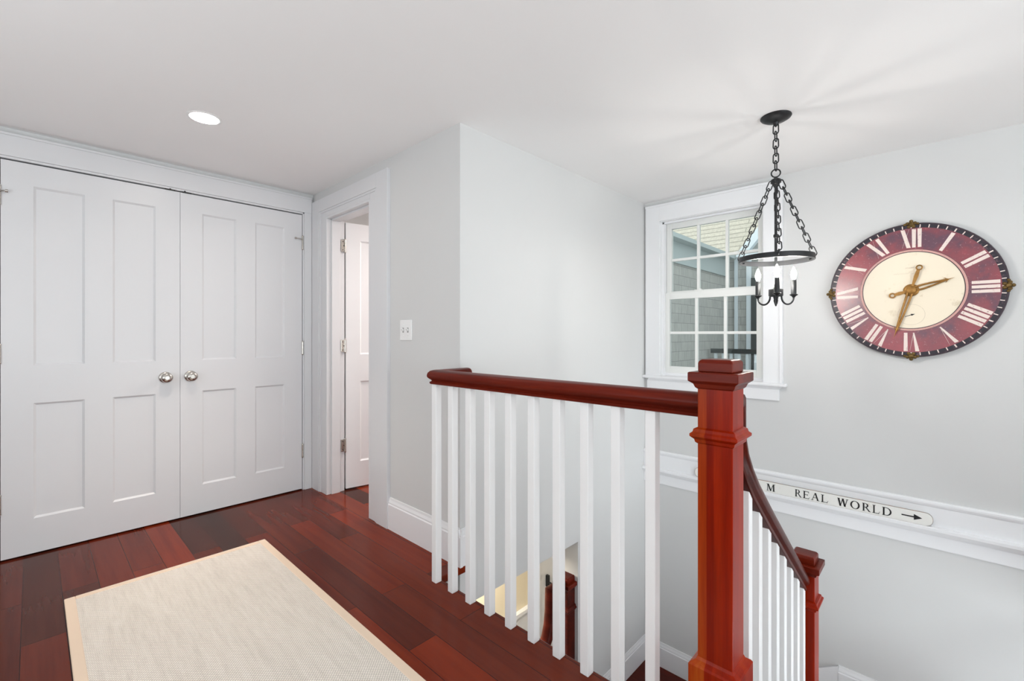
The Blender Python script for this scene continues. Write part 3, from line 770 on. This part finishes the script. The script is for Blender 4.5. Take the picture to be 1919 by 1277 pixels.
def stroke(bm, th, p0, p1, w0, w1=None):
    """stroke in numeral space: x across, y outwards from the centre"""
    w1 = w0 if w1 is None else w1
    e, o_ = Vector((math.cos(th), -math.sin(th))), Vector((math.sin(th), math.cos(th)))
    P = [(p0[0]-w0/2,p0[1]),(p0[0]+w0/2,p0[1]),(p1[0]+w1/2,p1[1]),(p1[0]-w1/2,p1[1])]
    pts = [face(*(e*x+o_*y), .0238) for x, y in P]
    prism(bm, pts, (-.0016,0,0))
T0, T1, TW = .236, .338, .0175
NUM = {1:'I',2:'II',3:'III',4:'IIII',5:'V',6:'VI',7:'VII',8:'VIII',9:'IX',10:'X',11:'XI',12:'XII'}
for hnum, s in NUM.items():
    th = 2*PI*hnum/12; bm = B()
    wd = {'I':.0235,'V':.046,'X':.046}; tot = sum(wd[c] for c in s); x = -tot/2
    for c in s:
        m_ = x+wd[c]/2
        if c == 'I': stroke(bm, th, (m_,T0), (m_,T1), TW*.85, TW)
        elif c == 'V':
            stroke(bm, th, (m_+.002,T0), (m_-.014,T1), TW*.35, TW); stroke(bm, th, (m_+.002,T0), (m_+.017,T1), TW*.10, TW*.03)
        else:
            stroke(bm, th, (m_+.013,T0), (m_-.013,T1), TW, TW); stroke(bm, th, (m_-.014,T0), (m_+.014,T1), TW*.035, TW*.035)
        x += wd[c]
    obj('numeral', bm, M['numeral'], ck)
bm = B()    # small seconds dial and the faded lines of print
ringm = [[pol(0,0,0)]]
def small_ring(bm, a, b, r, wdt, d, n=40):
    rings = [[face(a+q*math.sin(2*PI*k/n), b+q*math.cos(2*PI*k/n), dd) for q, dd in ((r-wdt,d),(r,d),(r,d+.0006),(r-wdt,d+.0006))] for k in range(n)]
    return loft(bm, rings, True)
small_ring(bm, 0, -.135, .058, .0018, .0244); obj('seconds_dial', bm, M['faint'], ck)
bm = B()
tube(bm, [face(-.026,-.146,.0262), face(.012,-.133,.0262)], .0016, 6)
prism(bm, [face(.002,-.142,.0255), face(.016,-.132,.0255), face(-.002,-.131,.0255)], (-.001,0,0)); obj('seconds_hand', bm, M['ink'], ck)
bm = B()
x = -.075
while x < .03:
    hgt = random.uniform(.004,.010); tube(bm, [face(x,.092,.0246), face(x+.003,.092+hgt,.0246), face(x+.006,.092,.0246)], .0007, 5); x += .0072
obj('faded_print', bm, M['faint'], ck); bm = B()
for k in range(8): tube(bm, [face(-.025+.005*k,.122,.0246), face(-.020+.005*k,.128,.0246)], .0007, 5)
obj('faded_print', bm, M['faint'], ck)
def hand(name, th, tip, tail, width, d, ring_r):
    e, o_ = Vector((math.cos(th), -math.sin(th))), Vector((math.sin(th), math.cos(th)))
    P = lambda x, y, dd=d: face(*(e*x+o_*y), dd)
    bm = B()
    # open, slightly bowed blade closing into one stem
    for sg in (-1,1):
        tube(bm, [P(sg*.010,.018), P(sg*width,.050), P(sg*width*.75,tip*.50), P(sg*.003,tip*.72), P(0,tip*.86)], [.0052,.0050,.0046,.0046,.0042], 8)
    prism(bm, [P(-.0035,tip*.80,d-.002), P(.0035,tip*.80,d-.002), P(.0,tip,d-.002)], (-.004,0,0))
    for sg in (-1,1): tube(bm, [P(0,tip*.84), P(sg*.010,tip*.805), P(sg*.013,tip*.775)], [.0026,.0022,.001], 6)
    # tail with its ring
    prism(bm, [P(-.004,-.014,d-.002), P(.004,-.014,d-.002), P(.0095,-tail*.62,d-.002), P(.007,-(tail-ring_r),d-.002), P(-.007,-(tail-ring_r),d-.002), P(-.0095,-tail*.62,d-.002)], (-.004,0,0))
    tube(bm, [P(ring_r*math.cos(2*PI*k/20), -tail+ring_r*math.sin(2*PI*k/20)) for k in range(20)], .0038, 6, True)
    return obj(name, bm, M['brass'], ck, smooth=True, angle=50)
hand('hour_hand', math.atan2(.169,.055), .182, .084, .011, .034, .012)
hand('minute_hand', math.atan2(-.074,-.266), .278, .126, .009, .040, .012)
bm = B(); lathe(bm, [(0,.024),(.034,.024),(.034,.028),(.030,.031),(.022,.032),(.022,.044),(.018,.048),(0,.050)], 28, km); obj('hub', bm, M['brass'], ck, smooth=True)
for k in range(4):        # pierced gilt ornament at each quarter
    th = PI/2*k; bm = B()
    c0 = pol(.366, th, .026)
    for q in range(5):
        a = 2*PI*q/5+th; cc = Vector((0,-math.sin(a)*.016,math.cos(a)*.016))
        lathe(bm, [(0,-.006),(.006,-.005),(.0095,0),(.007,.005),(0,.007)], 10, Matrix.Translation(c0+cc) @ Matrix.Rotation(-PI/2,4,'Y'))
    e = Vector((0,-math.cos(th),-math.sin(th)))
    for sg in (-1,1): lathe(bm, [(0,-.006),(.006,-.005),(.0075,0),(.005,.004),(0,.006)], 10, Matrix.Translation(c0+e*sg*.027) @ Matrix.Rotation(-PI/2,4,'Y'))
    lathe(bm, [(0,-.006),(.012,-.005),(.013,.003),(.008,.010),(0,.012)], 14, Matrix.Translation(c0) @ Matrix.Rotation(-PI/2,4,'Y'))
    obj('ornament', bm, M['ornament'], ck, smooth=True, angle=60)

# ------------------------------------------------------------------ sign on the ledge
sg_ = thing('wooden_sign', (XW-.036,.675,.103), 'long thin cream sign lettered REAL WORLD with arrow, resting on the ledge', 'sign')
SXF = XW-.036
pts = []
z0, z1, yR, yL = .1035, .171, .032, 1.318; rr = .030
for (cy_, cz_, a0) in ((yR+rr,z0+rr,-PI/2),(yR+rr,z1-rr,0),(yL-rr,z1-rr,PI/2),(yL-rr,z0+rr,PI)):
    for k in range(7):
        a = a0+k/6*PI/2; pts.append(Vector((SXF, cy_-rr*math.cos(a), cz_+rr*math.sin(a))))
bm = B(); prism(bm, pts, (.010,0,0)); obj('board', bm, M['sign'], sg_, bevel=.0012)
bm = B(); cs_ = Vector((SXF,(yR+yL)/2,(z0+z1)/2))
prism(bm, [Vector((SXF+.0012, cs_.y+(p.y-cs_.y)*(1+.0016*2/(yL-yR)), cs_.z+(p.z-cs_.z)*(1+.0016*2/(z1-z0)))) for p in pts], (.0075,0,0)); obj('edge', bm, M['sign_edge'], sg_)  # slightly larger backing: brown edge plus a painted shadow outline
def arcpoly(cx_, cy_, rx, ry, a0, a1, th_, tv, n=18):
    """crescent between an outer and an inner ellipse: thick at the side (th_), thin at top and bottom (tv)"""
    outr = [(cx_+rx*math.cos(a0+(a1-a0)*k/n), cy_+ry*math.sin(a0+(a1-a0)*k/n)) for k in range(n+1)]
    inn = [(cx_+(rx-th_)*math.cos(a0+(a1-a0)*k/n), cy_+(ry-tv)*math.sin(a0+(a1-a0)*k/n)) for k in range(n+1)]
    return [[outr[k], outr[k+1], inn[k+1], inn[k]] for k in range(n)]
def qd(x0, y0, x1, y1, wd): return [(x0-wd/2,y0),(x0+wd/2,y0),(x1+wd/2,y1),(x1-wd/2,y1)]
def rc(x0, x1, y0, y1): return [(x0,y0),(x1,y0),(x1,y1),(x0,y1)]
TK, TN, SF = .17, .065, .05
LET = {
 'M': [qd(.12,0,.14,1,TN), qd(.18,1,.50,.02,TK), qd(.47,.02,.80,1,TN), qd(.84,0,.82,1,TK), rc(0,.24,0,SF), rc(.70,1,0,SF), rc(.02,.24,1-SF,1), rc(.76,1,1-SF,1)],
 'R': [qd(.20,0,.20,1,TK), rc(.04,.36,0,SF), rc(.04,.40,1-SF,1), rc(.2,.42,.47,.47+TN), qd(.88,0,.46,.50,TK), rc(.78,1,0,SF)] + arcpoly(.40,.735,.34,.265,-PI/2,PI/2,TK,TN),
 'E': [qd(.22,0,.22,1,TK), rc(.04,.86,0,TN), rc(.04,.84,1-TN,1), rc(.2,.68,.49,.49+TN), [(.80,0),(.97,.26),(.93,.26),(.74,0)], [(.78,1),(.88,.76),(.84,.76),(.72,1)], rc(.65,.69,.42,.62)],
 'A': [qd(.14,0,.48,1,TN), qd(.80,0,.50,1,TK), rc(.26,.70,.33,.33+TN), rc(0,.28,0,SF), rc(.66,1,0,SF)],
 'L': [qd(.24,0,.24,1,TK), rc(.04,.88,0,TN), rc(.04,.44,1-SF,1), [(.80,0),(.98,.30),(.94,.30),(.74,0)]],
 'W': [qd(.30,.0,.13,1,TK*.9), qd(.29,.0,.50,.98,TN), qd(.70,0,.50,1,TK*.9), qd(.69,0,.90,1,TN), rc(.02,.26,1-SF,1), rc(.40,.62,1-SF,1), rc(.78,1,1-SF,1)],
 'O': arcpoly(.5,.5,.48,.52,0,2*PI,TK,TN,32),
 'D': [qd(.18,0,.18,1,TK), rc(.02,.44,0,TN), rc(.02,.44,1-TN,1)] + arcpoly(.42,.5,.54,.5,-PI/2,PI/2,TK,TN),
}
ZL0, ZL1 = .113, .159
for c, ya, yb in (('M',.842,.792),('R',.680,.642),('E',.636,.597),('A',.592,.546),('L',.541,.501),('W',.458,.402),('O',.394,.347),('R',.338,.297),('L',.291,.254),('D',.246,.202)):
    bm = B()
    for poly in LET[c]:
        prism(bm, [(SXF-.0002, ya+(yb-ya)*x, ZL0+(ZL1-ZL0)*y) for x, y in poly], (-.0008,0,0))
    obj('letter', bm, M['ink'], sg_)
bm = B()
zc = (ZL0+ZL1)/2+.002
prism(bm, [(SXF-.0002,.161,zc-.0033),(SXF-.0002,.161,zc+.0033),(SXF-.0002,.100,zc+.0033),(SXF-.0002,.100,zc-.0033)], (-.0008,0,0))
prism(bm, [(SXF-.0002,.109,zc+.016),(SXF-.0002,.074,zc),(SXF-.0002,.109,zc-.016)], (-.0009,0,0))
obj('arrow', bm, M['ink'], sg_)

# ------------------------------------------------------------------ outside the window
hw = thing('house_wing', (6.5,2.7,-2.6), 'shingled wing of the house seen through the window', 'building')
YE = 2.70
bm = B(); box(bm, 3.62, 8.30, YE, YE+.2, -2.6, 2.15); obj('wall', bm, M['shingle_wall'], hw)
bm = B(); box(bm, 3.62, 8.26, YE-.03, YE+.2, 2.15, 2.46); box(bm, 3.62, 8.26, YE-.16, YE+.2, 2.44, 2.50); obj('frieze', bm, M['ext_grey'], hw)
bm = B(); box(bm, 8.30, 8.5, -3.0, YE+.2, -2.6, 2.50); obj('gable_wall', bm, M['shingle_gable'], hw)
bm = B(); prism(bm, [(8.30,2.40,2.50),(8.30,-3.0,2.50),(8.30,-3.0,5.2),(8.30,.18,5.2)], (.2,0,0)); obj('gable', bm, M['shingle_gable'], hw)
bm = B(); prism(bm, [(8.30,2.52,2.51),(8.30,2.36,2.51),(8.30,.0,5.35),(8.30,.16,5.37)], (-.12,0,0)); obj('rake_board', bm, M['ext_white'], hw)
bm = B(); box(bm, 8.18, 8.31, -3.0, 2.52, 2.46, 2.56); obj('gable_frieze', bm, M['ext_white'], hw)
for y0, y1 in ((2.525,2.575),(2.31,2.385)):
    bm = B(); box(bm, 8.27, 8.31, y0, y1, -2.6, 2.46); obj('corner_board', bm, M['ext_white'], hw)
bm = B(); box(bm, 8.26, 8.31, 1.2, 2.31, -.2, 2.1); obj('dark_window', bm, M['ext_dark'], hw)
bm = B(); prism(bm, [(8.55,-4,2.3),(8.55,12,2.3),(13.5,12,7.6),(13.5,-4,7.6)], (.1,0,-.15)); obj('roof', bm, M['shingle_roof'], hw)
dk = thing('deck_railing', (7.4,1.6,-.5), 'white picket deck railing outside the window', 'railing')
bm = B(); box(bm, 7.38, 7.44, -1.0, 2.65, .86, .93); obj('top_rail', bm, M['ext_dark'], dk)
p0 = None
for k in range(22):
    y = 2.58-.115*k
    if p0 is None:
        bm = B(); box(bm, -.018, .018, -.02, .02, 0, .86); p0 = obj('picket', bm, M['ext_white'], dk, local=True)
        o = p0
    else:
        o = p0.copy(); COL.objects.link(o); o.parent = dk
    o.location = Vector((7.41,y,0)) - dk.location
bm = B(); box(bm, 5.5, 8.3, -3.0, 2.7, -.12, 0)
struct('terrace_deck', bm, M['deck'], 'grey deck outside the window', 'deck')
